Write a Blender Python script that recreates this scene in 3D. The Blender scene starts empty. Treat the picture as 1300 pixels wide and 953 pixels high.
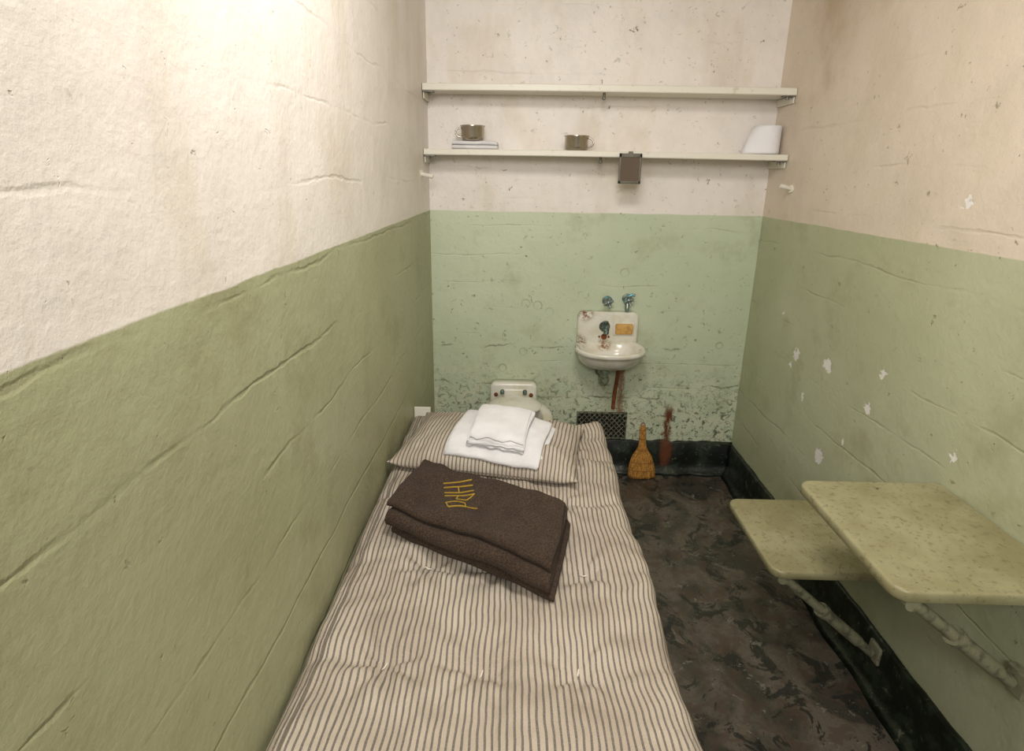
import bpy, bmesh, math, random
from mathutils import Vector, Matrix, noise
from mathutils.bvhtree import BVHTree
random.seed(3)
S=bpy.context.scene
S.view_settings.view_transform='Standard'
S.view_settings.look='None'
S.view_settings.exposure=0.0
W=1.52; YB=2.646; YF=-0.35; H=2.32; CAMZ=1.465; PZ=1.303

# ---------------- node helper ----------------
def lin(c):
    return tuple(((v/255)/12.92 if v/255<=0.04045 else (((v/255)+0.055)/1.055)**2.4) for v in c)+(1.0,)
class NT:
    def __init__(s,name,rough=0.5,metal=0.0,spec=0.5):
        s.m=bpy.data.materials.new(name); s.m.use_nodes=True
        s.t=s.m.node_tree; s.b=s.t.nodes['Principled BSDF']
        s.b.inputs['Roughness'].default_value=rough; s.b.inputs['Metallic'].default_value=metal
        s.b.inputs['Specular IOR Level'].default_value=spec
    def n(s,ty,**k):
        x=s.t.nodes.new(ty)
        for a,b in k.items(): setattr(x,a,b)
        return x
    def put(s,sock,v):
        if isinstance(v,bpy.types.NodeSocket): s.t.links.new(v,sock)
        else: sock.default_value=v
    def math(s,op,a,b=0.0,c=None,clamp=False):
        x=s.n('ShaderNodeMath',operation=op); x.use_clamp=clamp
        s.put(x.inputs[0],a); s.put(x.inputs[1],b)
        if c is not None: s.put(x.inputs[2],c)
        return x.outputs[0]
    def vec(s,op,a,b):
        x=s.n('ShaderNodeVectorMath',operation=op); s.put(x.inputs[0],a); s.put(x.inputs[1],b)
        return x.outputs['Value'] if op in('DISTANCE','LENGTH','DOT_PRODUCT') else x.outputs[0]
    def noise(s,v,scale,detail=3,rough=0.5,dist=0.0,col=False):
        x=s.n('ShaderNodeTexNoise'); s.put(x.inputs['Vector'],v)
        x.inputs['Scale'].default_value=scale; x.inputs['Detail'].default_value=min(detail,4)
        x.inputs['Roughness'].default_value=rough; x.inputs['Distortion'].default_value=dist
        return x.outputs['Color' if col else 'Fac']
    def vor(s,v,scale,feat='F1'):
        x=s.n('ShaderNodeTexVoronoi',feature=feat); s.put(x.inputs['Vector'],v); x.inputs['Scale'].default_value=scale
        return x.outputs['Distance']
    def ss(s,v,a,b,o0=0.0,o1=1.0):
        x=s.n('ShaderNodeMapRange',interpolation_type='SMOOTHSTEP'); s.put(x.inputs[0],v)
        x.inputs[1].default_value=a; x.inputs[2].default_value=b
        x.inputs[3].default_value=o0; x.inputs[4].default_value=o1
        return x.outputs[0]
    def mix(s,f,a,b,mode='MIX'):
        x=s.n('ShaderNodeMix',data_type='RGBA',blend_type=mode); s.put(x.inputs[0],f)
        s.put(x.inputs[6],a); s.put(x.inputs[7],b); return x.outputs[2]
    def scalev(s,v,sc):
        x=s.n('ShaderNodeMapping'); s.put(x.inputs[0],v); x.inputs['Scale'].default_value=sc
        return x.outputs[0]
    def bump(s,h,strength=0.5,dist=0.01):
        x=s.n('ShaderNodeBump'); x.inputs['Strength'].default_value=strength
        x.inputs['Distance'].default_value=dist; s.put(x.inputs['Height'],h)
        s.t.links.new(x.outputs[0],s.b.inputs['Normal'])
    def color(s,c): s.put(s.b.inputs['Base Color'],c)
    def rough(s,c): s.put(s.b.inputs['Roughness'],c)
    def pos(s): return s.n('ShaderNodeNewGeometry').outputs['Position']
    def obj(s): return s.n('ShaderNodeTexCoord').outputs['Object']

def simple(name,c,rough=0.5,metal=0.0,var=0.15,scale=30,bump=0.1,c2=None,thr=(0.45,0.7)):
    t=NT(name,rough,metal); p=t.obj()
    n=t.noise(p,scale,4,0.6)
    c2=c2 or tuple(v*(1-var) for v in c)
    t.color(t.mix(t.ss(n,*thr),lin(c),lin(c2)))
    if bump: t.bump(n,bump,0.002)
    return t.m

# ---------------- wall material ----------------
def wall_mat(name,up,low,axis,low2,chips=(),stains=(),board=0.16,upstain=None,bs=1.0,phase=0.0,wear=False,pocks=0.0,brk0=0.50,dirt=0.5):
    t=NT(name,0.42,0,0.4); p=t.pos()
    sep=t.n('ShaderNodeSeparateXYZ'); t.put(sep.inputs[0],p)
    x,y,z=sep.outputs
    u=y if axis=='y' else x
    big=t.noise(p,1.6,3); mid=t.noise(p,7,4,0.6); fine=t.noise(p,60,5,0.7)
    zl=t.math('ADD',z,t.math('MULTIPLY',t.math('SUBTRACT',mid,0.5),0.012))
    mask=t.ss(zl,PZ-0.002,PZ+0.002)
    lowc=t.mix(t.ss(big,0.35,0.68),lin(low),lin(low2))
    lowc=t.mix(t.math('MULTIPLY',t.ss(t.noise(p,4.5,5,0.7),0.50,0.70),0.5),lowc,lin((low[0]*0.89,low[1]*0.87,low[2]*0.82)))
    upc=t.mix(t.ss(mid,0.4,0.75),lin(up),lin(tuple(v*0.965 for v in up)))
    gr=t.math('MULTIPLY',t.ss(t.noise(t.scalev(p,(1,1,0.45)),3.2,5,0.7),0.48,0.70),0.42)
    upc=t.mix(gr,upc,lin((206,192,166)))
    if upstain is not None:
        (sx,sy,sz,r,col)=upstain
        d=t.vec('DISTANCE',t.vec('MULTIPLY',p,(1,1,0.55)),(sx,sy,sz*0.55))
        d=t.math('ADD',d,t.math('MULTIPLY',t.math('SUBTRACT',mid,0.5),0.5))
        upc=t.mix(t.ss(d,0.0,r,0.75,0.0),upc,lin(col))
    c=t.mix(mask,lowc,upc)
    pn=t.noise(p,26,6,0.75,0.3)
    hx=None
    if wear:
        wz=t.ss(z,0.30,0.75,1,0)
        wn=t.noise(t.scalev(p,(1,1,2.0)),8,6,0.75)
        wf=t.math('MULTIPLY',wz,t.ss(wn,0.45,0.60))
        c=t.mix(t.math('MULTIPLY',wf,0.6),c,lin((214,213,186)))
        dn=t.noise(p,34,6,0.85,0.8)
        dk=t.math('MULTIPLY',t.ss(z,0.25,0.64,1,0),t.ss(dn,0.53,0.59))
        c=t.mix(t.math('MULTIPLY',dk,0.85),c,lin((74,76,56)))
        ds=t.math('MULTIPLY',t.ss(z,0.5,1.25,1.0,0.45),t.ss(t.noise(p,30,5,0.8,0.5),0.625,0.665))
        c=t.mix(t.math('MULTIPLY',ds,0.7),c,lin((88,90,66)))
        hx=t.math('MULTIPLY',wz,dn)
        zc=t.math('ADD',z,t.math('MULTIPLY',t.math('SUBTRACT',t.noise(p,9,5,0.7),0.5),0.06))
        for zz0 in (0.40,0.47,0.66):
            f=t.math('MULTIPLY',t.ss(t.math('ABSOLUTE',t.math('SUBTRACT',zc,zz0)),0.001,0.006,1,0),t.ss(t.noise(t.vec('ADD',p,(zz0*7,0,0)),6,3),0.48,0.58))
            c=t.mix(t.math('MULTIPLY',f,0.6),c,lin((90,92,66)))
    pit=t.ss(pn,0.655,0.71)
    c=t.mix(t.math('MULTIPLY',pit,min(1,dirt*2)),c,lin((140,130,104)))
    sp=t.ss(t.noise(p,48,3,0.6),0.69,0.73)
    c=t.mix(t.math('MULTIPLY',sp,dirt),c,lin((104,96,72)))
    # board-form ridges
    wob=t.math('MULTIPLY',t.math('SUBTRACT',t.noise(p,2.0,4,0.6),0.5),0.07)
    zz=t.math('ADD',t.math('ADD',z,wob),phase)
    zb=t.math('DIVIDE',zz,board)
    fr=t.math('FRACT',zb); cell=t.math('FLOOR',zb)
    fr2=t.math('ABSOLUTE',t.math('SUBTRACT',fr,0.5))
    jag=t.math('MULTIPLY',t.math('SUBTRACT',t.noise(p,22,5,0.7),0.5),0.10)
    ln=t.ss(t.math('ADD',fr2,jag),0.0,0.038,1,0)
    cx=t.n('ShaderNodeCombineXYZ'); t.put(cx.inputs[0],t.math('MULTIPLY',u,1.6)); t.put(cx.inputs[1],t.math('MULTIPLY',cell,3.7))
    brk=t.ss(t.noise(cx.outputs[0],1.3,3,0.6),brk0,brk0+0.18)
    ridge=t.math('MULTIPLY',ln,brk)
    ridge=t.math('MULTIPLY',ridge,t.ss(z,PZ-0.05,PZ+0.1,1.0,0.5))
    c=t.mix(t.math('MULTIPLY',ridge,0.20),c,lin((118,110,80)))
    h=t.math('ADD',t.math('MULTIPLY',mid,0.9),t.math('MULTIPLY',fine,0.26))
    h=t.math('ADD',h,t.math('MULTIPLY',ridge,-0.40*bs))
    h=t.math('ADD',h,t.math('MULTIPLY',t.noise(t.scalev(p,(1,1,5)) ,2.0,2,0.5),0.32*bs))
    h=t.math('ADD',h,t.math('MULTIPLY',pit,-0.35))
    if hx is not None: h=t.math('ADD',h,t.math('MULTIPLY',hx,0.8))
    if pocks:
        vd=t.vor(t.vec('ADD',p,(0.3,0.1,0.7)),7.0)
        lowm=t.math('MULTIPLY',t.ss(t.noise(p,3.1,2),0.44,0.54),t.ss(z,1.0,1.25,1,0))
        pk=t.math('MULTIPLY',t.ss(vd,0.10,0.17,1,0),lowm)
        rim=t.math('MULTIPLY',t.ss(t.math('ABSOLUTE',t.math('SUBTRACT',vd,0.14)),0.0,0.035,1,0),lowm)
        h=t.math('ADD',h,t.math('MULTIPLY',pk,-0.35*pocks))
        c=t.mix(t.math('MULTIPLY',rim,0.32),c,lin((104,114,86)))
    if chips:
        nn=t.vec('MULTIPLY',t.vec('SUBTRACT',t.noise(p,55,3,0.6,col=True),(0.5,0.5,0.5)),(0.035,0.06,0.07))
        pp=t.vec('ADD',p,nn)
        tot=None
        for (a,b,cc,r) in chips:
            f=t.ss(t.vec('DISTANCE',pp,(a,b,cc)),r*0.85,r,1,0)
            tot=f if tot is None else t.math('MAXIMUM',tot,f)
        c=t.mix(tot,c,lin((238,234,230)))
        h=t.math('ADD',h,t.math('MULTIPLY',tot,-0.5))
    for (sx,w,z0,z1,col,st) in stains:
        d=t.math('ABSOLUTE',t.math('SUBTRACT',t.math('ADD',u,t.math('MULTIPLY',t.math('SUBTRACT',pn,0.5),0.07)),sx))
        f=t.math('MULTIPLY',t.ss(d,w*0.3,w,1,0),t.math('MULTIPLY',t.ss(z,z0-0.02,z0+0.03),t.ss(z,z1-0.05,z1+0.02,1,0)))
        f=t.math('MULTIPLY',f,t.ss(t.noise(t.scalev(p,(1,1,0.35)),70,4,0.7),0.34,0.52,0.35,1))
        c=t.mix(t.math('MULTIPLY',f,st),c,lin(col))
    t.color(c); t.bump(h,0.46,0.012)
    t.rough(t.ss(fine,0.3,0.8,0.36,0.55))
    return t.m

# ---------------- mesh helpers ----------------
COL=S.collection
def link(o,parent=None):
    COL.objects.link(o)
    if parent: o.parent=parent
    return o
def empty(name,loc=(0,0,0)):
    e=bpy.data.objects.new(name,None); e.empty_display_size=0.05; COL.objects.link(e); return e
def mesh(name,vs,fs,mat,parent=None,smooth=True,uvs=None):
    me=bpy.data.meshes.new(name); me.from_pydata([tuple(v) for v in vs],[],fs); me.update()
    bm=bmesh.new(); bm.from_mesh(me); 
    if uvs is None: bmesh.ops.recalc_face_normals(bm,faces=bm.faces)
    bm.to_mesh(me); bm.free()
    if uvs is not None:
        l=me.uv_layers.new(name='UVMap')
        for lp in me.loops: l.data[lp.index].uv=uvs[lp.vertex_index]
    if smooth:
        for p in me.polygons: p.use_smooth=True
    me.materials.append(mat)
    return link(bpy.data.objects.new(name,me),parent)
def bevel(o,w,seg=3):
    m=o.modifiers.new('b','BEVEL'); m.width=w; m.segments=seg; m.limit_method='ANGLE'; m.angle_limit=math.radians(40)
    w2=o.modifiers.new('wn','WEIGHTED_NORMAL'); w2.keep_sharp=True
def box(name,a,b,mat,parent=None,bev=0.0,seg=3):
    (x0,y0,z0),(x1,y1,z1)=a,b
    vs=[(x0,y0,z0),(x1,y0,z0),(x1,y1,z0),(x0,y1,z0),(x0,y0,z1),(x1,y0,z1),(x1,y1,z1),(x0,y1,z1)]
    fs=[(0,3,2,1),(4,5,6,7),(0,1,5,4),(1,2,6,5),(2,3,7,6),(3,0,4,7)]
    o=mesh(name,vs,fs,mat,parent,smooth=bev>0)
    if bev: bevel(o,bev,seg)
    return o
def loft(name,rings,mat,parent=None,cap=True,smooth=True,closed_path=False):
    vs=[];fs=[];n=len(rings[0])
    for r in rings: vs+=list(r)
    m=len(rings)
    for i in range(m-1 if not closed_path else m):
        for j in range(n):
            a=i*n+j;b=i*n+(j+1)%n;i2=(i+1)%m;c=i2*n+(j+1)%n;d=i2*n+j
            fs.append((a,b,c,d))
    if cap and not closed_path:
        fs.append(tuple(reversed(range(n)))); fs.append(tuple(range((m-1)*n,m*n)))
    return mesh(name,vs,fs,mat,parent,smooth)
def tube(name,pts,r,mat,parent=None,seg=16,closed=False):
    pts=[Vector(p) for p in pts]; rs=r if isinstance(r,(list,tuple)) else [r]*len(pts)
    rings=[]; prev=None
    for i,p in enumerate(pts):
        if closed: t=(pts[(i+1)%len(pts)]-pts[i-1]).normalized()
        else: t=(pts[min(i+1,len(pts)-1)]-pts[max(i-1,0)]).normalized()
        if prev is None:
            up=Vector((0,0,1)) if abs(t.z)<0.9 else Vector((1,0,0))
            a=t.cross(up).normalized()
        else: a=(prev-t*prev.dot(t)).normalized()
        prev=a; b=t.cross(a)
        rings.append([p+(a*math.cos(2*math.pi*k/seg)+b*math.sin(2*math.pi*k/seg))*rs[i] for k in range(seg)])
    o=loft(name,rings,mat,parent,cap=not closed,closed_path=closed)
    if not closed:
        m=o.modifiers.new('e','EDGE_SPLIT'); m.split_angle=math.radians(50)
    return o
def lathe(name,prof,center,mat,parent=None,seg=48,axis='z'):
    rings=[]
    for (r,h) in prof:
        ring=[]
        for k in range(seg):
            a=2*math.pi*k/seg; c,s=r*math.cos(a),r*math.sin(a)
            v=(c,s,h) if axis=='z' else (c,-h,s) if axis=='y' else (h,c,s)
            ring.append(Vector(center)+Vector(v))
        rings.append(ring)
    o=loft(name,rings,mat,parent,cap=True)
    m=o.modifiers.new('e','EDGE_SPLIT'); m.split_angle=math.radians(40)
    return o

# ---------------- room ----------------
chipsR=[(W,YB-0.50,0.80,0.024),(W,1.92,0.835,0.030),(W,1.66,0.78,0.018),(W,1.62,0.91,0.016),(W,1.87,0.50,0.028),(W,1.45,1.42,0.014),(W,2.05,0.66,0.012),(W,1.30,0.80,0.012),(W,2.30,0.93,0.010),(W,1.75,0.62,0.011),(W,2.18,0.75,0.010)]
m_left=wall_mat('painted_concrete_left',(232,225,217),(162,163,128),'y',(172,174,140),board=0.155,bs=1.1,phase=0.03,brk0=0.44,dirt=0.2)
m_back=wall_mat('painted_concrete_back',(238,231,224),(192,203,173),'x',(204,213,186),board=0.13,bs=0.7,wear=True,pocks=1.0,brk0=0.50,dirt=0.5,
    stains=[(0.935,0.022,0.20,0.60,(120,62,28),0.95),(1.185,0.028,0.0,0.37,(104,56,28),1.0),(0.90,0.10,0.30,0.62,(150,150,118),0.35)])
m_right=wall_mat('painted_concrete_right',(222,208,190),(176,179,146),'y',(187,190,160),board=0.15,bs=0.9,phase=0.07,brk0=0.46,chips=chipsR,dirt=0.35,
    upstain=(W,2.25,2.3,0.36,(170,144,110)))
t=NT('ceiling_paint',0.6); t.color(lin((230,226,216))); m_ceil=t.m

T=0.12
box('wall_left',(-T,YF,0),(0,YB,H),m_left)
box('wall_right',(W,YF,0),(W+T,YB,H),m_right)
box('wall_back',(-T,YB,0),(W+T,YB+T,H),m_back)
box('ceiling',(-T,YF,H),(W+T,YB+T,H+0.1),m_ceil)
# floor
t=NT('worn_floor_paint',0.35); p=t.pos()
n1=t.noise(p,5,6,0.65,0.6); n2=t.noise(p,13,7,0.7,0.4); n3=t.noise(p,50,5,0.7)
c=t.mix(t.ss(n1,0.42,0.60),lin((98,90,79)),lin((64,60,52)))
c=t.mix(t.math('MULTIPLY',t.ss(n2,0.53,0.56),0.6),c,lin((80,63,51)))
c=t.mix(t.math('MULTIPLY',t.ss(t.noise(p,8,8,0.8,1.0),0.55,0.57),0.85),c,lin((36,38,34)))
c=t.mix(t.math('MULTIPLY',t.ss(t.noise(p,16,7,0.8,0.8),0.62,0.645),0.6),c,lin((134,131,118)))
t.color(c); t.bump(t.math('ADD',n2,t.math('MULTIPLY',n3,0.3)),0.4,0.005); t.rough(t.ss(n2,0.4,0.6,0.26,0.45))
m_floor=t.m
box('floor',(-T,YF-0.6,-0.1),(W+T,YB+T,0),m_floor)
# baseboards
t=NT('black_green_baseboard_paint',0.32); p=t.pos()
n1=t.noise(p,14,6,0.7); c=t.mix(t.ss(n1,0.48,0.62),lin((20,25,19)),lin((40,50,38)))
c=t.mix(t.math('MULTIPLY',t.ss(t.noise(p,30,6,0.8),0.60,0.65),0.8),c,lin((96,98,80)))
dd=t.vec('DISTANCE',t.vec('MULTIPLY',p,(1,1,0.35)),(1.185,YB,0.04)); c=t.mix(t.ss(t.math('ADD',dd,t.math('MULTIPLY',t.math('SUBTRACT',n1,0.5),0.06)),0.015,0.045,0.95,0),c,lin((104,58,30)))
t.color(c); t.bump(n1,0.6,0.008); m_bb=t.m
def baseboard(name,a,b,inward,h=0.165):
    a=Vector(a);b=Vector(b);inn=Vector(inward)
    prof=[(0,0),(0.055,0),(0.038,0.010),(0.022,0.030),(0.016,0.06),(0.014,h-0.006),(0.009,h),(0,h)]
    rings=[]
    for i in range(61):
        p=a.lerp(b,i/60)
        rings.append([p+inn*(d*(1+0.35*noise.noise(Vector((i*0.3,z*9,d)))))+Vector((0,0,max(0,z+(0.012*noise.noise(Vector((i*0.45,1,2))) if z>0.1 else 0)))) for d,z in prof])
    return loft(name,rings,m_bb)
baseboard('baseboard_back',(0,YB,0),(W,YB,0),(0,-1,0),0.172)
baseboard('baseboard_right',(W,YF,0),(W,YB-0.0,0),(-1,0,0))
baseboard('baseboard_left',(0,YF,0),(0,YB-0.0,0),(1,0,0))

# ---------------- shelves ----------------
m_shelf=simple('cream_shelf_paint',(228,224,210),0.4,var=0.08,scale=20,c2=(206,199,176),thr=(0.6,0.75))
m_brk=simple('dull_bracket_steel',(120,118,108),0.5,0.6,var=0.3,scale=50)
def shelf(z0,th,yfL,yfR,tilt):
    e=empty('wall_shelf')
    g=0.003; n=24
    prof=lambda yf:[(YB-0.001,0.003),(YB-0.001,th),(yf+0.003,th),(yf,th-0.003),(yf,0.003),(yf+0.003,0),(yf+0.012,0),(yf+0.014,0.004)]
    rings=[]
    for i in range(n+1):
        f=i/n; x=g+(W-2*g)*f; yf=yfL+(yfR-yfL)*f; dz=tilt*f+0.002*math.sin(f*math.pi*1.2)
        rings.append([Vector((x,y,z0+z+dz)) for y,z in prof(yf)])
    o=loft('board',rings,m_shelf,e,smooth=False)
    for sx,xx in ((1,0.004),(-1,W-0.004)):
        dz=tilt*(0 if sx==1 else 1); yf=yfL if sx==1 else yfR
        box('bracket_side',(min(xx,xx+sx*0.004),yf+0.01,z0-0.030+dz),(max(xx,xx+sx*0.004),YB-0.002,z0-0.0+dz),m_shelf,e,0.001)
        box('bracket_flange',(min(xx,xx+sx*0.045),yf+0.006,z0-0.006+dz),(max(xx,xx+sx*0.045),yf+0.035,z0-0.0005+dz),m_brk,e,0.001)
        tube('bracket_bolt',[(xx+sx*0.025,yf+0.02,z0-0.004+dz),(xx+sx*0.025,yf+0.02,z0-0.016+dz)],0.007,m_brk,e,6)
    tube('centre_stud',[(0.752,yfL+0.03,z0+0.004+tilt/2),(0.752,yfL+0.03,z0-0.014+tilt/2)],0.006,m_brk,e,8)
    tube('centre_eye',[(0.752+0.007*math.cos(a),yfL+0.03,z0-0.016+tilt/2+0.006*math.sin(a)) for a in [k*math.pi/6 for k in range(12)]],0.0025,m_brk,e,6,closed=True)
    return e
shelf(1.792,0.028,2.500,2.475,0.0)
shelf(1.540,0.025,2.495,2.47,0.0)
SZ=1.566

# ---------------- cups etc. ----------------
t=NT('brushed_steel',0.25,1.0); t.color(lin((182,172,158))); t.bump(t.noise(t.scalev(t.obj(),(1,1,40)),20,3),0.15,0.001); m_steel=t.m
def cup(cx,cy,z,ang):
    e=empty('metal_cup')
    pr=[(0.001,0.002),(0.036,0.002),(0.040,0.0),(0.045,0.004),(0.049,0.016),(0.050,0.056),(0.052,0.060),(0.0535,0.058),(0.0535,0.061),(0.051,0.062),(0.0485,0.060),(0.048,0.016),(0.044,0.007),(0.001,0.006)]
    lathe('body',pr,(cx,cy,z),m_steel,e)
    d=Vector((math.cos(ang),math.sin(ang),0)); c=Vector((cx,cy,z))
    pts=[]
    for k in range(13):
        a=math.pi/2-math.pi*k/12
        pts.append(c+d*(0.048+0.024*math.cos(a))+Vector((0,0,0.033+0.019*math.sin(a))))
    tube('handle',pts,0.0035,m_steel,e,8)
    return e
t=NT('white_cotton',0.9,0,0.1); p=t.obj(); nn=t.noise(p,350,3,0.7)
t.color(t.mix(t.ss(t.noise(p,12,3),0.35,0.7),lin((234,233,234)),lin((220,218,219)))); t.bump(t.math('ADD',nn,t.noise(p,60,3)),0.5,0.003)
t.b.inputs['Sheen Weight'].default_value=0.2; m_towel=t.m

def folded(name,L,Wd,n,t,mat,center,ang,support,amp=0.004,shear=0.0,seed=0,step=0.01,M=36,inset=0.006,parent=None,stack0=0.0,ripple=0.0):
    """Folded cloth: serpentine layers; fold direction local y, width local x."""
    path=[]; z=t*0.5
    for i in range(n):
        rr=random.Random(seed*17+i)
        k=max(4,int(L/step)); a0=-L/2+inset*rr.random()*(i>0); a1=L/2-inset*rr.random()
        seq=[(a0+(a1-a0)*j/k,z) for j in range(k+1)]
        if i%2: seq=seq[::-1]
        path+=seq
        if i<n-1:
            e=seq[-1]; sg=1 if i%2==0 else -1
            for j in range(1,6):
                a=-math.pi/2+math.pi*j/6
                path.append((e[0]+sg*t*0.62*math.cos(a),z+t*0.5+t*0.5*math.sin(a)))
        z+=t
    P=[Vector((a,b)) for a,b in path]; m=len(P)
    Lf=[];Rt=[]
    for i in range(m):
        tg=(P[min(i+1,m-1)]-P[max(i-1,0)])
        tg=tg.normalized() if tg.length>1e-9 else Vector((1,0))
        nr=Vector((-tg.y,tg.x)); h=t*0.47
        if i in(0,m-1): h*=0.55
        elif i in (1,m-2): h*=0.9
        Lf.append(P[i]+nr*h); Rt.append(P[i]-nr*h)
    vs=[];fs=[]; ca,sa=math.cos(ang),math.sin(ang); N=2*m
    us=[-1+2*j/M for j in range(M+1)]
    us=[-1,-0.992]+us[1:-1]+[0.992,1]
    for ji,u in enumerate(us):
        edge=0.80 if abs(u)==1 else 1.0
        for i,q in enumerate(Lf+Rt[::-1]):
            idx=i if i<m else N-1-i
            cpt=P[idx]; q2=cpt+(q-cpt)*edge
            lay=round(cpt.y/t-0.5)
            lx=u*Wd/2+0.008*noise.noise(Vector((lay*3.1+seed,q2.x*6,u)))*(abs(u)) + (random.Random(seed*31+lay).random()-0.5)*inset*1.2
            ly=q2.x+0.008*noise.noise(Vector((u*3,lay*1.7+seed,0.5)))
            lx-=shear*ly
            x=center[0]+ca*lx-sa*ly; y=center[1]+sa*lx+ca*ly
            zz=q2.y
            hfrac=zz/(n*t)
            w=amp*noise.noise(Vector((x*7+seed,y*7,0.3)))*(0.3+hfrac)+amp*0.5*noise.noise(Vector((x*19+seed,y*19,1.3)))*hfrac
            w+=ripple*math.sin(ly*90+3*noise.noise(Vector((lx*8,seed,0))))*hfrac
            cd=max(0,abs(u)-0.9)/0.1
            w-=0.25*t*cd*cd*hfrac
            vs.append((x,y,support(x,y)+stack0+zz+w))
    K=len(us)
    for a in range(K-1):
        for i in range(N):
            fs.append((a*N+i,a*N+(i+1)%N,(a+1)*N+(i+1)%N,(a+1)*N+i))
    for i in range(m-1):
        fs.append((i,N-1-i,N-2-i,i+1)); b=(K-1)*N
        fs.append((b+i,b+i+1,b+N-2-i,b+N-1-i))
    o=mesh(name,vs,fs,mat,parent)
    return o
folded('folded_face_cloth',0.10,0.195,2,0.017,m_towel,(0.215,2.555),0,lambda x,y:SZ,amp=0.003,seed=5,M=24)
cup(0.205,2.555,SZ+0.035,math.radians(185))
cup(0.648,2.545,SZ+0.001,math.radians(-12))
# toilet paper roll: outer wrap flares loose towards the bottom left
t=NT('tissue_paper',0.85,0,0.1); t.color(lin((236,235,238))); t.bump(t.noise(t.obj(),200,3),0.3,0.001); m_tis=t.m
e=empty('toilet_paper_roll')
cx,cy=1.455,2.56
lathe('core_roll',[(0.018,0.001),(0.048,0.001),(0.050,0.003),(0.050,0.110),(0.047,0.113),(0.020,0.113),(0.018,0.111),(0.018,0.003)],(cx,cy,SZ),m_tis,e)
rings=[]
for (f,sc) in [(k/10,1.0) for k in range(11)]+[(1.0,0.955)]+[(k/10,0.955) for k in range(9,-1,-1)]:
    ring=[]
    for k in range(64):
        a=2*math.pi*k/64; c_,s_=math.cos(a),math.sin(a)
        ex=(0.045*(1-f)**0.8)*max(0,-c_)**1.5
        ring.append(Vector((cx+(0.055*c_-ex)*sc,cy+0.055*s_*sc,SZ+0.001+0.113*f)))
    rings.append(ring)
loft('loose_wrap',rings,m_tis,e,cap=False,closed_path=True)
# mirror
e=empty('hanging_mirror')
t=NT('mirror_glass',0.07,1.0); t.color(lin((172,150,126))); m_mir=t.m
m_frame=simple('tin_frame',(112,108,98),0.35,0.7,var=0.3)
mx0,mx1,mz0,mz1,my=0.822,0.915,1.437,1.558,2.466
box('glass',(mx0+0.006,my-0.001,mz0+0.006),(mx1-0.006,my+0.004,mz1-0.006),m_mir,e)
for nm,a,b in (('frame_l',(mx0,my-0.004,mz0),(mx0+0.009,my+0.006,mz1)),('frame_r',(mx1-0.009,my-0.004,mz0),(mx1,my+0.006,mz1)),('frame_b',(mx0,my-0.004,mz0),(mx1,my+0.006,mz0+0.012)),('frame_t',(mx0,my-0.004,mz1-0.016),(mx1,my+0.006,mz1))):
    box(nm,a,b,m_frame,e,0.0015)
box('hang_tab',(0.860,my-0.002,mz1-0.006),(0.877,my+0.012,mz1+0.008),m_frame,e,0.001)
def peg(a,b):
    e=empty('wall_peg'); a=Vector(a);b=Vector(b)
    tube('shaft',[a,a.lerp(b,0.5),a.lerp(b,0.93),b],[0.009,0.009,0.009,0.007],m_shelf,e,14)
    d=(b-a).normalized(); tube('collar',[a,a+d*0.006],0.016,m_shelf,e,16)
peg((0,2.42,1.462),(0.055,2.40,1.452)); peg((W,2.40,1.428),(W-0.055,2.38,1.440))

# ---------------- sink ----------------
t=NT('stained_porcelain',0.18,0,0.5); p=t.pos()
c=t.mix(t.ss(t.noise(p,18,4),0.4,0.7),lin((228,225,213)),lin((214,208,188)))
rn=t.noise(p,45,6,0.75)
for (q,a,b,th,col) in (((0.832,2.600,0.690),0.008,0.045,(0.44,0.56),(142,92,52)),((0.735,2.61,0.845),0.008,0.060,(0.42,0.54),(120,70,36)),((0.690,2.52,0.703),0.006,0.040,(0.46,0.58),(100,60,34)),((0.71,2.60,0.70),0.006,0.05,(0.44,0.56),(110,72,42)),((0.98,2.50,0.70),0.006,0.030,(0.5,0.6),(140,90,56))):
    d1=t.vec('DISTANCE',p,q); c=t.mix(t.math('MULTIPLY',t.ss(d1,a,b,1,0),t.ss(rn,*th)),c,lin(col))
f=t.ss(t.noise(p,60,5,0.8),0.69,0.72); c=t.mix(f,c,lin((150,118,80)))
t.color(c); m_por=t.m
m_brass=simple('verdigris_bronze',(80,90,82),0.45,0.6,scale=60,c2=(124,150,142),thr=(0.5,0.65),bump=0.3)
m_trap=simple('painted_trap',(134,142,120),0.45,0.1,scale=60,c2=(84,84,66),thr=(0.5,0.65),bump=0.3)
m_chrome=simple('tarnished_chrome',(150,156,150),0.3,0.7,scale=60,c2=(84,160,176),thr=(0.5,0.62),bump=0.2)
m_rust=simple('rusted_iron',(134,78,38),0.8,0.2,scale=50,c2=(80,44,26),bump=0.5)
e=empty('wall_sink')
SX=0.845
def rr(cx,cz,w,h,rt,rb,n=8):
    pts=[]
    for (sx,sz,r,a0) in ((1,1,rt,0),(-1,1,rt,90),(-1,-1,rb,180),(1,-1,rb,270)):
        for k in range(n+1):
            a=math.radians(a0+90*k/n)
            pts.append((cx+sx*(w/2-r)+r*math.cos(a),cz+sz*(h/2-r)+r*math.sin(a)))
    return pts
def plate(name,cx,cz,w,h,rt,rb,y0,y1,mat,parent,bv=0.006):
    rings=[]
    for y,s in ((y1,0),(y0+bv,0),(y0+bv*0.3,bv*0.3),(y0,bv)):
        rings.append([Vector((x,y,z)) for x,z in rr(cx,cz,w-2*s,h-2*s,max(rt-s,0.001),max(rb-s,0.001))])
    return loft(name,rings,mat,parent)
plate('splashback',SX,0.762,0.290,0.170,0.028,0.012,YB-0.035,YB+0.0,m_por,e,0.009)
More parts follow.
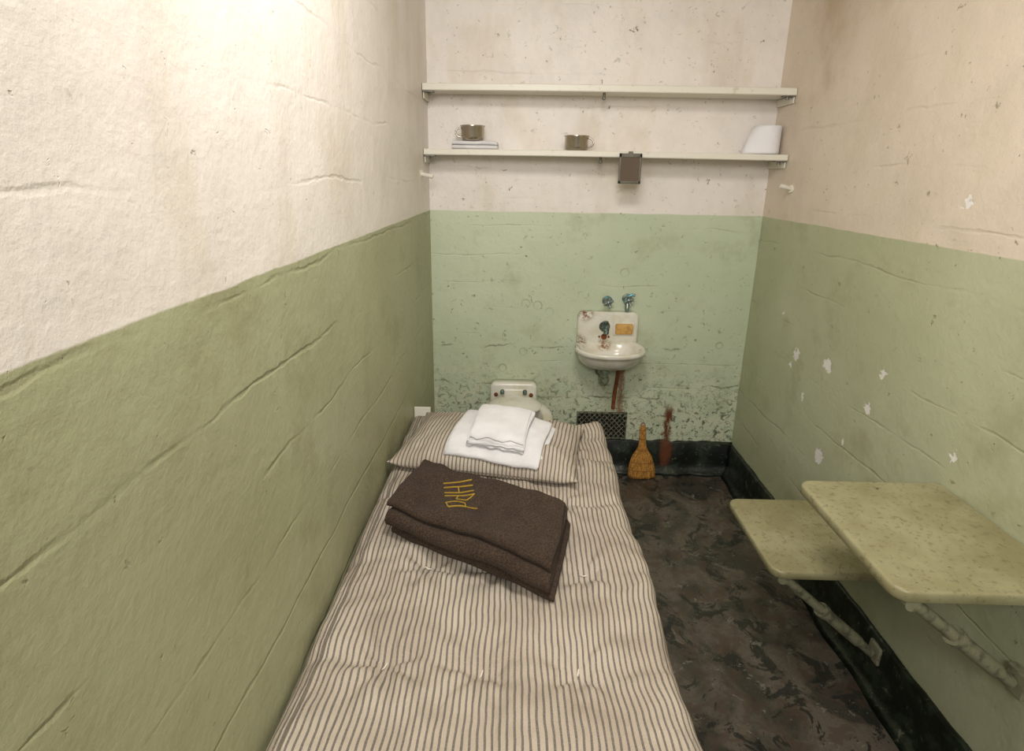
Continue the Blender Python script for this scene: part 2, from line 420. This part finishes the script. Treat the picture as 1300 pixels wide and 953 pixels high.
def sec(z,rx,ry,yback,n=56,p=2.7,front=None):
    out=[]; cy=yback-ry
    for k in range(n):
        a=2*math.pi*k/n; c,s=math.cos(a),math.sin(a)
        pw=2.0/(p if s>0 else 2.25)
        out.append(Vector((SX+rx*math.copysign(abs(c)**pw,c),cy+ry*math.copysign(abs(s)**pw,s),z)))
    return out
yb=YB-0.004
rings=[sec(0.595,0.050,0.050,yb-0.03),sec(0.600,0.085,0.075,yb-0.012),sec(0.615,0.118,0.098,yb-0.004),sec(0.640,0.140,0.115,yb),sec(0.668,0.149,0.123,yb),
 sec(0.680,0.152,0.126,yb),sec(0.684,0.160,0.131,yb),sec(0.698,0.162,0.132,yb),sec(0.704,0.158,0.129,yb-0.002),sec(0.705,0.152,0.123,yb-0.006),
 sec(0.700,0.146,0.110,yb-0.024),sec(0.690,0.136,0.100,yb-0.034),sec(0.660,0.120,0.088,yb-0.042),sec(0.630,0.090,0.066,yb-0.055),sec(0.618,0.045,0.035,yb-0.075),sec(0.616,0.016,0.016,yb-0.09)]
loft('basin',rings,m_por,e)
lathe('drain',[(0.001,0),(0.018,0),(0.018,0.003),(0.001,0.003)],(SX,yb-0.107,0.6165),m_rust,e)
m_soap=simple('amber_soap',(206,160,88),0.5,var=0.2,scale=40)
plate('soap_dish_rim',0.920,0.768,0.100,0.066,0.006,0.006,YB-0.041,YB-0.034,m_por,e,0.003)
plate('soap',0.921,0.768,0.084,0.052,0.008,0.008,YB-0.050,YB-0.040,m_soap,e,0.004)
lathe('spout_flange',[(0.001,0),(0.024,0),(0.026,0.004),(0.020,0.012),(0.016,0.016),(0.001,0.016)],(0.828,YB-0.034,0.778),m_brass,e,24,axis='y')
tube('spout',[(0.828,YB-0.045,0.781),(0.828,YB-0.075,0.786),(0.828,YB-0.095,0.778),(0.828,YB-0.104,0.758)],[0.016,0.015,0.014,0.011],m_brass,e,16)
lathe('spout_button',[(0.001,0),(0.012,0),(0.013,0.010),(0.010,0.014),(0.001,0.015)],(0.828,YB-0.072,0.798),m_brass,e,20)
lathe('overflow',[(0.001,0),(0.014,0),(0.014,0.003),(0.001,0.003)],(0.828,YB-0.035,0.727),m_rust,e,20,axis='y')
for sx in (-0.014,0.014): lathe('overflow_screw',[(0.001,0),(0.005,0),(0.005,0.004),(0.001,0.004)],(0.828+sx*1.6,YB-0.035,0.727),m_rust,e,12,axis='y')
tube('tailpiece',[(0.83,2.545,0.600),(0.83,2.545,0.545)],0.018,m_trap,e,20)
lathe('slip_nut',[(0.001,0),(0.026,0),(0.029,0.004),(0.029,0.018),(0.026,0.022),(0.001,0.022)],(0.83,2.545,0.565),m_trap,e,8)
lathe('trap_cup',[(0.001,0),(0.014,0.001),(0.022,0.010),(0.026,0.03),(0.024,0.042),(0.001,0.042)],(0.83,2.545,0.505),m_trap,e,28)
tube('trap_arm',[(0.83,2.56,0.535),(0.83,2.60,0.54),(0.83,YB-0.001,0.54)],0.016,m_trap,e,16)
lathe('arm_flange',[(0.001,0),(0.028,0),(0.026,0.006),(0.001,0.008)],(0.83,YB-0.001,0.54),m_trap,e,24,axis='y')
tube('waste_pipe',[(0.910,2.61,0.640),(0.910,2.615,0.55),(0.907,2.622,0.50),(0.903,2.630,0.43),(0.900,2.634,0.345)],[0.010,0.010,0.009,0.010,0.009],m_rust,e,12)
def tap(x,z,blade):
    e=empty('wall_tap')
    lathe('flange',[(0.001,0),(0.024,0),(0.024,0.004),(0.016,0.010),(0.014,0.030),(0.017,0.032),(0.017,0.040),(0.001,0.042)],(x,YB,z),m_chrome,e,28,axis='y')
    y=YB-0.045
    for k in range(4):
        a=math.pi/4*0.5+k*math.pi/2
        tube('handle_arm',[(x,y,z),(x+0.014*math.cos(a),y-0.002,z+0.014*math.sin(a)),(x+0.024*math.cos(a),y-0.003,z+0.024*math.sin(a))],[0.006,0.005,0.0075],m_chrome,e,10)
    lathe('hub',[(0.001,0),(0.009,0),(0.009,0.008),(0.006,0.011),(0.001,0.012)],(x,y+0.002,z),m_chrome,e,20,axis='y')
    if blade:
        tube('valve_body',[(x,YB-0.012,z-0.005),(x-0.002,YB-0.030,z-0.02),(x-0.002,YB-0.032,z-0.055)],[0.013,0.012,0.009],m_chrome,e,14)
        tube('lever',[(x-0.004,y-0.006,z+0.020),(x+0.014,y-0.008,z+0.030),(x+0.026,y-0.008,z+0.026)],[0.006,0.006,0.007],m_chrome,e,10)
tap(0.838,0.896,False); tap(0.932,0.908,True)

# ---------------- vent grille ----------------
e=empty('vent_grille')
m_gr=simple('grille_metal',(150,152,128),0.5,0.3,scale=60,c2=(86,84,66),thr=(0.4,0.6))
m_dark=simple('duct_shade_black',(14,14,12),0.9)
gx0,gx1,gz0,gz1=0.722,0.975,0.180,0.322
box('duct_shade_plate',(gx0,YB-0.006,gz0),(gx1,YB-0.001,gz1),m_dark,e)  # no hole cut: near-black plate paints in the shade of the vent opening
bm=bmesh.new()
def bar2(bm,p,q,w,y0,y1):
    p=Vector(p);q=Vector(q);d=(q-p).normalized();n=Vector((-d.y,d.x))*w/2
    c=[p+n,p-n,q-n,q+n]; v=[bm.verts.new((a.x,y0,a.y)) for a in c]+[bm.verts.new((a.x,y1,a.y)) for a in c]
    for f in ((0,1,2,3),(7,6,5,4),(0,4,5,1),(1,5,6,2),(2,6,7,3),(3,7,4,0)): bm.faces.new([v[i] for i in f])
sp=0.0255; hgt=gz1-gz0
def clip(P,lim,ge):
    (ax,az),(bx,bz)=P
    ina=(ax>=lim) if ge else (ax<=lim); inb=(bx>=lim) if ge else (bx<=lim)
    if ina and inb: return P
    if not ina and not inb: return None
    f=(lim-ax)/(bx-ax); m=(lim,az+(bz-az)*f)
    return [P[0],m] if ina else [m,P[1]]
for k in range(-8,16):
    for sg in (1,-1):
        x0=gx0+k*sp; x1=x0+sg*hgt*0.9
        P=clip([(x0,gz0),(x1,gz1)],gx0,True)
        if P: P=clip(P,gx1,False)
        if P and (Vector(P[0])-Vector(P[1])).length>0.004: bar2(bm,P[0],P[1],0.0034,YB-0.012+sg*0.001,YB-0.008+sg*0.001)
me=bpy.data.meshes.new('lattice'); bm.to_mesh(me); bm.free(); me.materials.append(m_gr)
link(bpy.data.objects.new('lattice',me),e)
for nm,a,b in (('edge_t',(gx0,YB-0.013,gz1-0.005),(gx1,YB-0.001,gz1)),('edge_b',(gx0,YB-0.013,gz0),(gx1,YB-0.001,gz0+0.005)),('edge_l',(gx0,YB-0.013,gz0),(gx0+0.005,YB-0.001,gz1)),('edge_r',(gx1-0.005,YB-0.013,gz0),(gx1,YB-0.001,gz1))):
    box(nm,a,b,m_gr,e,0.001)

# ---------------- broom ----------------
t=NT('broom_straw',0.75,0,0.2); p=t.obj(); n=t.noise(t.scalev(p,(1,1,0.06)),330,3,0.6)
t.color(t.mix(t.ss(n,0.35,0.65),lin((206,154,78)),lin((136,90,40)))); t.bump(n,0.8,0.004); m_straw=t.m
m_twine=simple('broom_twine',(140,80,44),0.8)
e=empty('whisk_broom'); bx=1.055
prof=[(0.0,0.066,0.020),(0.02,0.066,0.021),(0.05,0.064,0.022),(0.08,0.058,0.023),(0.105,0.050,0.023),(0.125,0.039,0.021),(0.14,0.029,0.018),(0.155,0.021,0.015),(0.18,0.017,0.013),(0.22,0.015,0.012),(0.255,0.015,0.012),(0.262,0.009,0.008)]
rings=[]
for (z,a,b) in prof:
    cy=2.560+0.056*(z/0.262); ring=[]
    for k in range(120):
        an=2*math.pi*k/120; mod=1+0.05*math.cos(an*30)+0.04*random.uniform(-1,1)*(z<0.1)
        ring.append(Vector((bx+a*math.cos(an)*mod,cy+b*math.sin(an)*mod-0.0,0.0015+z+(random.uniform(0,0.012) if z==0 else 0))))
    rings.append(ring)
loft('straw_body',rings,m_straw,e)
for z,a,b in ((0.045,0.0655,0.0235),(0.085,0.0575,0.0248),(0.143,0.0285,0.0195),(0.150,0.0255,0.0185),(0.20,0.0170,0.0140),(0.245,0.0162,0.0140)):
    cy=2.560+0.056*(z/0.262)
    tube('stitching',[(bx+a*math.cos(2*math.pi*k/40),cy+b*math.sin(2*math.pi*k/40),z) for k in range(40)],0.0014,m_twine,e,6,closed=True)
tube('hang_loop',[(bx+0.010*math.cos(2*math.pi*k/16),2.616,0.268+0.012*math.sin(2*math.pi*k/16)) for k in range(16)],0.002,m_twine,e,6,closed=True)

# ---------------- toilet ----------------
t=NT('toilet_porcelain',0.2); p=t.pos(); rn=t.noise(p,40,6,0.7)
c=t.mix(t.ss(t.noise(p,10,4),0.4,0.7),lin((228,225,214)),lin((214,207,186)))
c=t.mix(t.ss(rn,0.66,0.72),c,lin((150,122,88))); t.color(c); m_toi=t.m
e=empty('toilet'); TX=0.40
plate('back_plate',TX,0.40,0.232,0.175,0.030,0.03,YB-0.060,YB-0.0,m_toi,e,0.012)
plate('back_plate_raised',TX,0.41,0.150,0.10,0.035,0.03,YB-0.068,YB-0.058,m_toi,e,0.008)
def tsec(z,rx,ry,ybk,n=56,p=2.3):
    cy=ybk-ry; out=[]
    for k in range(n):
        a=2*math.pi*k/n; c,s=math.cos(a),math.sin(a); pw=2/p
        out.append(Vector((TX+0.01+rx*math.copysign(abs(c)**pw,c),cy+ry*math.copysign(abs(s)**pw,s),z)))
    return out
yk=YB-0.058
rings=[tsec(0.0,0.115,0.17,yk),tsec(0.03,0.112,0.165,yk),tsec(0.10,0.095,0.14,yk),tsec(0.18,0.105,0.155,yk),tsec(0.26,0.145,0.195,yk),tsec(0.33,0.160,0.212,yk),tsec(0.375,0.166,0.218,yk),tsec(0.382,0.172,0.222,yk),tsec(0.405,0.173,0.223,yk),tsec(0.416,0.167,0.217,yk-0.005),
 tsec(0.417,0.140,0.185,yk-0.03),tsec(0.410,0.124,0.165,yk-0.05),tsec(0.35,0.127,0.167,yk-0.05),tsec(0.26,0.11,0.14,yk-0.07),tsec(0.20,0.06,0.08,yk-0.12),tsec(0.19,0.02,0.02,yk-0.18)]
loft('bowl',rings,m_toi,e)
rings=[]
for k in range(9):
    a=math.pi/2*k/8
    rings.append([Vector((TX+0.01+ (0.128*math.cos(a)+0.001)*math.cos(q), YB-0.160+(0.100*math.cos(a)+0.001)*math.sin(q), 0.410+0.040*math.sin(a))) for q in [2*math.pi*j/48 for j in range(48)]])
loft('flush_shoulder',rings,m_toi,e)
for sx in (-1,1):
    lathe('mount_bolt',[(0.001,0),(0.010,0),(0.010,0.006),(0.006,0.010),(0.001,0.011)],(TX+sx*0.086,YB-0.058,0.428),m_rust,e,14,axis='y')
    lathe('hinge_post',[(0.001,0),(0.010,0),(0.010,0.014),(0.007,0.020),(0.001,0.021)],(TX+sx*0.055,YB-0.080,0.440),m_brass,e,14)

# ---------------- bed ----------------
e=empty('prison_bed')
t=NT('striped_ticking',0.85,0,0.15)
uv=t.n('ShaderNodeTexCoord').outputs['UV']; su=t.n('ShaderNodeSeparateXYZ'); t.put(su.inputs[0],uv)
wz=t.math('MULTIPLY',t.math('SUBTRACT',t.noise(uv,5,3),0.5),0.022)
u=t.math('DIVIDE',t.math('ADD',su.outputs[0],wz),0.0125)
fr=t.math('ABSOLUTE',t.math('SUBTRACT',t.math('FRACT',u),0.5))
st=t.ss(fr,0.14,0.20,1,0)
fib=t.noise(uv,420,2,0.6)
base=t.mix(t.ss(t.noise(uv,6,4),0.35,0.7),lin((198,186,168)),lin((180,166,148)))
c=t.mix(t.math('MULTIPLY',st,0.86),base,lin((96,89,89)))
c=t.mix(t.math('MULTIPLY',t.ss(fib,0.45,0.7),0.2),c,lin((222,214,202)))
t.color(c); t.bump(t.math('ADD',t.math('MULTIPLY',fib,0.25),t.math('MULTIPLY',t.noise(t.scalev(uv,(1,0.5,1)),22,4,0.6,0.4),1.7)),0.75,0.010); m_tick=t.m
MT=0.552; MB=0.452; MX0,MX1,MY0,MY1=0.006,0.750,0.12,2.09
tufts=[(x+(0.02*((j%2)*2-1)),0.30+0.29*j) for j in range(6) for x in (0.19,0.38,0.57)]
def ttop(x,y):
    h=0.0
    for (a,b) in tufts:
        dx,dy=x-a,y-b; d2=dx*dx+dy*dy
        if d2<0.05:
            d=math.sqrt(d2)+1e-5; an=math.atan2(dy,dx)
            h-=0.014*math.exp(-d2/0.0012)+0.009*math.exp(-d2/0.008)
            h+=0.0065*math.cos(an*7+a*40+b*13)*math.exp(-((d-0.055)/0.04)**2)
    for (a,b) in tufts[::3]:
        h-=0.009*math.exp(-((y-b-0.02*math.sin(x*9))/0.018)**2)
    h-=0.011*math.exp(-((x-0.385-0.015*math.sin(y*9))/0.012)**2)*max(0,1-abs(y-0.80)/0.35)
    h+=0.010*noise.noise(Vector((x*5,y*4,0)))+0.008*noise.noise(Vector((x*13,y*11,3)))+0.006*noise.noise(Vector((x*30,y*18,7)))
    return h
def mattress():
    r=0.040; hw=(MX1-MX0)/2; hh=(MT-MB)/2; cx=(MX0+MX1)/2; cz=(MT+MB)/2
    sec=[]
    nt=90
    for i in range(nt+1): sec.append((-hw+r+(2*hw-2*r)*i/nt,hh))
    for k in range(1,9): a=math.pi/2-math.pi/2*k/8; sec.append((hw-r+r*math.cos(a),hh-r+r*math.sin(a)))
    for k in range(0,9): a=-math.pi/2*k/8; sec.append((hw-r+r*math.cos(a),-hh+r+r*math.sin(a)))
    for i in range(1,11): sec.append((hw-r-(2*hw-2*r)*i/10,-hh))
    for k in range(1,9): a=-math.pi/2-math.pi/2*k/8; sec.append((-hw+r+r*math.cos(a),-hh+r+r*math.sin(a)))
    for k in range(0,8): a=math.pi-math.pi/2*k/8; sec.append((-hw+r+r*math.cos(a),hh-r+r*math.sin(a)))
    n=len(sec); arc=[0]
    for i in range(1,n): arc.append(arc[-1]+math.dist(sec[i],sec[i-1]))
    ys=[]; M=200
    for k in range(9): ys.append(r*(1-math.cos(math.pi/2*k/8)))
    L=MY1-MY0
    mids=[r+(L-2*r)*i/M for i in range(1,M)]
    ys=ys+mids+[L-v for v in reversed(ys)]
    vs=[];uvs=[];fs=[]
    for y in ys:
        d=min(y,L-y); q=1 if d>=r else math.sqrt(max(0,1-((r-d)/r)**2))
        th=(hh-r+r*q)/hh; ins=(r-r*q)*0.55
        Y0=MY0+y
        for (x,z),s in zip(sec,arc):
            Y=Y0
            X=x*(1-ins/hw); Z=z*th
            wgt=max(0.0,min(1.0,(x-(hw-0.22))/0.20)); wgt=wgt*wgt*(3-2*wgt)
            edge=wgt*(0.008*math.sin(Y*11+1.0)+0.005*noise.noise(Vector((Y*16,z*10,1))))
            xx=cx+X+edge; zz=cz+Z
            f=max(0,min(1,(z+hh*0.2)/(hh*1.2)))
            zz+=f*ttop(xx,Y)
            k=max(0,(Y-1.5)/0.59); Yd=Y-0.11*k*k*(xx/0.74)
            cd=math.exp(-(((xx-0.71)/0.06)**2+((Yd-1.96)/0.08)**2)); zz+=0.026*cd; xx+=0.012*cd
            vs.append((xx,Yd,zz)); uvs.append((s,Y))
    m=len(ys)
    for i in range(m-1):
        for j in range(n):
            fs.append((i*n+j,(i+1)*n+j,(i+1)*n+(j+1)%n,i*n+(j+1)%n))
    fs.append(tuple(range(n))); fs.append(tuple(reversed(range((m-1)*n,m*n))))
    return mesh('mattress',vs,fs,m_tick,e,uvs=uvs)
mattress()
m_thread=simple('tuft_thread',(226,220,204),0.9)
for i,(a,b) in enumerate(tufts):
    if b>1.4: continue
    z=MT+ttop(a,b)+0.001
    an=a*50+b*31
    tube('tuft_%d'%i,[(a-0.009*math.cos(an),b-0.009*math.sin(an),z+0.004),(a,b,z+0.001),(a+0.009*math.cos(an),b+0.009*math.sin(an),z+0.005)],[0.0012,0.0018,0.0012],m_thread,e,6)
m_fr=simple('bed_frame_paint',(120,126,100),0.5,var=0.3,scale=30)
fz0,fz1=0.405,0.450
box('rail_right',(0.715,0.14,fz0),(0.735,1.94,fz1),m_fr,e,0.003)
box('rail_left',(0.003,0.14,fz0),(0.023,1.94,fz1),m_fr,e,0.003)
box('rail_head',(0.003,1.92,fz0),(0.735,1.94,fz1),m_fr,e,0.003)
box('rail_foot',(0.003,0.14,fz0),(0.735,0.16,fz1),m_fr,e,0.003)
for i in range(11):
    y=0.26+i*0.15; box('slat_%d'%i,(0.02,y,fz1-0.006),(0.72,y+0.03,fz1-0.001),m_fr,e,0.001)
for i,(x,y) in enumerate(((0.70,0.16),(0.70,1.9),(0.072,1.9),(0.072,0.16))):
    tube('leg_%d'%i,[(x,y,0.0),(x,y,fz1-0.01)],0.016,m_fr,e,14)
box('corner_bracket',(0.004,2.100,0.50),(0.070,2.106,0.560),m_shelf,e,0.002)
box('corner_bracket_arm',(0.004,1.93,0.46),(0.008,2.104,0.50),m_shelf,e,0.001)

# pillow
PC=(0.338,1.760); PA=math.radians(-9); PHX,PHY=0.304,0.200; PH=0.092
def pil_local(x,y):
    dx,dy=x-PC[0],y-PC[1]; ca,sa=math.cos(-PA),math.sin(-PA)
    return (ca*dx-sa*dy)/PHX,(sa*dx+ca*dy)/PHY
def pil_h(u,v):
    u=abs(u);v=abs(v)
    if u>=1 or v>=1: return 0.0
    return ((1-u**2.6)*(1-v**2.4))**0.48
def support(x,y):
    u,v=pil_local(x,y); return MT+0.002+PH*0.95*pil_h(u,v)
def support_s(x,y,r=0.05):
    s=0
    for a in (-1,0,1):
        for b in (-1,0,1): s+=support(x+a*r,y+b*r)
    return s/9
def pillow():
    N,M=70,54; vs=[];uvs=[];fs=[]
    ca,sa=math.cos(PA),math.sin(PA)
    def pt(i,j,side):
        u=-math.cos(math.pi*i/N); v=-math.cos(math.pi*j/M)
        h=pil_h(u,v)
        bx=1-0.05*(1-v*v)*abs(u)**3; by=1-0.07*(1-u*u)*abs(v)**3
        x=u*PHX*bx; y=v*PHY*by
        X=PC[0]+ca*x-sa*y; Y=PC[1]+sa*x+ca*y
        wr=0.008*noise.noise(Vector((X*9,Y*9,2)))+0.006*noise.noise(Vector((X*24,Y*15,2)))
        wr+=0.004*math.sin(math.atan2(v,u)*22)*max(0,abs(u*v))**1.2
        if side>0: z=MT+0.018+(PH-0.016)*h+wr*min(1,h*1.5)
        else: z=MT+0.016-0.012*min(1,h*3)
        cor=max(0,abs(u)-0.85)*max(0,abs(v)-0.85)*40*0.012
        return (X,Y,z+cor),(x,y+(0 if side>0 else 1.0))
    idx={}
    for side in (1,-1):
        for i in range(N+1):
            for j in range(M+1):
                bd=i in(0,N) or j in(0,M)
                if side<0 and bd: idx[(side,i,j)]=idx[(1,i,j)]; continue
                p,q=pt(i,j,side); idx[(side,i,j)]=len(vs); vs.append(p); uvs.append((q[0]+3,q[1]))
    for side in (1,-1):
        for i in range(N):
            for j in range(M):
                f=[idx[(side,i,j)],idx[(side,i+1,j)],idx[(side,i+1,j+1)],idx[(side,i,j+1)]]
                if side<0: f.reverse()
                fs.append(tuple(f))
    return mesh('striped_pillow',vs,fs,m_tick,uvs=uvs)
pillow()

# blanket
t=NT('brown_wool',0.95,0,0.1); p=t.obj(); n=t.noise(p,260,4,0.75); n2=t.noise(p,14,4,0.6)
c=t.mix(t.ss(n,0.35,0.68),lin((52,41,33)),lin((88,73,61))); c=t.mix(t.math('MULTIPLY',t.ss(n2,0.4,0.7),0.3),c,lin((48,37,30)))
t.color(c); t.bump(t.math('ADD',n,t.math('MULTIPLY',n2,0.8)),0.7,0.005); t.b.inputs['Sheen Weight'].default_value=0.05; m_wool=t.m
BC=(0.322,1.288); BA=math.radians(-29)
sup_b=lambda x,y: support_s(x,y,0.06)+0.002
eb=empty('folded_blanket')
bl=folded('blanket_body',0.252,0.475,4,0.022,m_wool,BC,BA,sup_b,amp=0.018,seed=2,inset=0.020,M=44,shear=0.30,parent=eb)
bm=bmesh.new(); bm.from_mesh(bl.data); bvh=BVHTree.FromBMesh(bm); bm.free()
strokes=[
 [(0.00,0.0),(0.00,1.0)],
 [(0.14,0.0),(0.14,1.0)],[(0.32,0.0),(0.32,1.0)],[(0.14,0.5),(0.32,0.5)],
 [(0.44,0.0),(0.44,1.0)],[(0.44,1.0),(0.60,0.7),(0.62,0.35),(0.44,0.45)],
 [(0.74,0.0),(0.74,0.62),(0.88,0.62),(0.90,0.05),(0.74,0.0)],[(0.90,0.05),(0.88,1.0)]]
m_gold=simple('gold_thread',(176,142,44),0.8,scale=200)
ta=BA+math.radians(-50); tc=(0.272,1.325)
gv=[];gf=[]
for stk in strokes:
    for (a0,b0),(a1,b1) in zip(stk[:-1],stk[1:]):
        K=9; row=[]
        A=Vector(((a0-0.5)*0.150,(b0-0.5)*0.080)); B=Vector(((a1-0.5)*0.150,(b1-0.5)*0.080)); d=(B-A).normalized(); nn=Vector((-d.y,d.x))*0.0014
        for k in range(K+1):
            for sg in (-1,1):
                for lift in (0.0025,-0.001):
                    q=A.lerp(B,k/K)+nn*sg
                    x=tc[0]+math.cos(ta)*q.x-math.sin(ta)*q.y; y=tc[1]+math.sin(ta)*q.x+math.cos(ta)*q.y
                    h=bvh.ray_cast(Vector((x,y,1.2)),Vector((0,0,-1)))
                    row.append(len(gv)); gv.append((x,y,(h[0].z if h[0] else 0.65)+lift))
        for k in range(K):
            i=row[k*4:(k+1)*4]; j=row[(k+1)*4:(k+2)*4]
            gf+=[(i[0],i[2],j[2],j[0]),(i[1],j[1],j[3],i[3]),(i[0],j[0],j[1],i[1]),(i[2],i[3],j[3],j[2])]
mesh('embroidered_mark',gv,gf,m_gold,eb,smooth=False)

# towels
sup_t=lambda x,y: support_s(x,y,0.045)+0.002
folded('folded_towel',0.235,0.300,3,0.011,m_towel,(0.372,1.700),math.radians(-13),sup_t,amp=0.010,seed=8,inset=0.02,M=36)
folded('folded_towel',0.190,0.178,4,0.0070,m_towel,(0.376,1.690),math.radians(-10),sup_t,amp=0.009,seed=12,inset=0.014,M=30,stack0=0.037)

# ---------------- folding seat + table ----------------
t=NT('chipped_cream_paint',0.38); p=t.pos()
nsp=t.noise(p,75,5,0.7); nb=t.noise(p,6,4,0.6); nm=t.noise(p,40,6,0.75)
c=t.mix(t.ss(nb,0.38,0.68),lin((162,157,122)),lin((142,136,100)))
c=t.mix(t.math('MULTIPLY',t.ss(nsp,0.54,0.64),0.6),c,lin((112,100,72)))
c=t.mix(t.math('MULTIPLY',t.ss(nm,0.65,0.69),0.85),c,lin((84,72,54)))
t.color(c); t.bump(t.math('SUBTRACT',t.math('MULTIPLY',nsp,0.4),t.ss(nm,0.66,0.70)),0.5,0.002); m_tab=t.m
m_strut=simple('cream_strut_paint',(142,140,114),0.45,var=0.35,scale=40)
def slabtop(name,x0,x1,y0,y1,z,th,parent,r=0.035):
    def outline(s):
        pts=[]
        for (cx,cy,rad,a0) in ((x1-0.003,y1-0.003,0.003,0),(x0+r,y1-r,r,90),(x0+r,y0+r,r,180),(x1-0.003,y0+0.003,0.003,270)):
            for k in range(9):
                a=math.radians(a0+90*k/8); rd=max(rad-s,0.0005)
                pts.append((cx+rd*math.cos(a)+0,cy+rd*math.sin(a)))
        return pts
    rings=[]
    for dz,s in ((-th,0.008),(-th,0.003),(-th+0.003,0),(-0.006,0),(-0.002,0.0015),(0,0.005),(0.0,0.010)):
        rings.append([Vector((x,y,z+dz)) for x,y in outline(s)])
    return loft(name,rings,m_tab,parent)
def foldunit(name,x0,y0,y1,z,wallpt,startx,yb,th):
    e=empty(name); x1=W-0.002
    slabtop('top',x0,x1,y0,y1,z,th,e)
    for k,yy in enumerate((y0+0.05,y1-0.06)):
        box('angle_iron_%d'%k,(x0+0.05,yy,z-th-0.022),(x1,yy+0.005,z-th),m_strut,e,0.001)
        box('angle_flange_%d'%k,(x0+0.05,yy,z-th-0.005),(x1,yy+0.028,z-th-0.0005),m_strut,e,0.001)
    box('wall_hinge',(x1-0.006,y0+0.02,z-th-0.05),(x1,y1-0.02,z-th-0.0005),m_strut,e,0.001)
    a=Vector((startx,yb,z-th-0.018)); b=Vector(wallpt)
    tube('strut',[a,b],0.013,m_strut,e,16)
    tube('strut_sleeve',[a.lerp(b,0.45),a.lerp(b,0.85)],0.017,m_strut,e,16)
    tube('strut_collar',[a.lerp(b,0.43),a.lerp(b,0.47)],0.021,m_strut,e,16)
    lathe('pivot',[(0.001,-0.022),(0.016,-0.022),(0.016,0.022),(0.001,0.022)],a,m_strut,e,18,axis='y')
    box('pivot_plate',(a.x-0.03,a.y-0.028,z-th-0.005),(a.x+0.03,a.y+0.028,z-th-0.0005),m_strut,e,0.001)
    box('wall_foot',(x1-0.02,b.y-0.025,b.z-0.03),(x1,b.y+0.025,b.z+0.03),m_strut,e,0.004)
foldunit('folding_seat',1.112,1.280,1.640,0.462,(W-0.03,1.375,0.115),1.155,1.325,0.024)
foldunit('folding_table',1.150,0.905,1.318,0.718,(W-0.03,0.975,0.44),1.20,0.945,0.026)

# ---------------- lights ----------------
def area(name,loc,target,size,power,col):
    l=bpy.data.lights.new(name,'AREA'); l.shape='DISK'; l.size=size; l.energy=power; l.color=col
    o=bpy.data.objects.new(name,l); o.location=loc
    o.rotation_euler=(Vector(target)-Vector(loc)).to_track_quat('-Z','Y').to_euler(); COL.objects.link(o); return o
area('ceiling_bounce_light',(0.50,0.90,2.27),(0.50,1.45,0.6),0.45,16,(1.0,0.965,0.92))  # added light standing in for flash bounced off the ceiling, no fixture there
area('corridor_lamp',(0.35,-0.85,2.05),(0.72,2.6,1.25),0.6,25,(1.0,0.97,0.935))
w=bpy.data.worlds.new('World'); S.world=w; w.use_nodes=True
w.node_tree.nodes['Background'].inputs[0].default_value=(1.0,0.955,0.91,1); w.node_tree.nodes['Background'].inputs[1].default_value=0.30

# ---------------- camera ----------------
f=716.0; pp=(650.0,431.5)
Y=Vector(((663-pp[0])/f,-(222-pp[1])/f,-1)).normalized()
D=Vector(((607-pp[0])/f,-(2882-pp[1])/f,-1)).normalized(); Z=-D
Z=(Z-Y*Z.dot(Y)).normalized(); X=Y.cross(Z)
M=Matrix((X,Y,Z))
cam=bpy.data.cameras.new('camera'); co=bpy.data.objects.new('camera',cam); COL.objects.link(co)
cam.sensor_fit='HORIZONTAL'; cam.sensor_width=36; cam.lens=f/1300*36; cam.shift_y=-(476.5-pp[1])/1300; cam.shift_x=0
cam.clip_start=0.01
mm=M.to_4x4(); mm.translation=Vector((0.42,0,CAMZ)); co.matrix_world=mm
S.camera=co
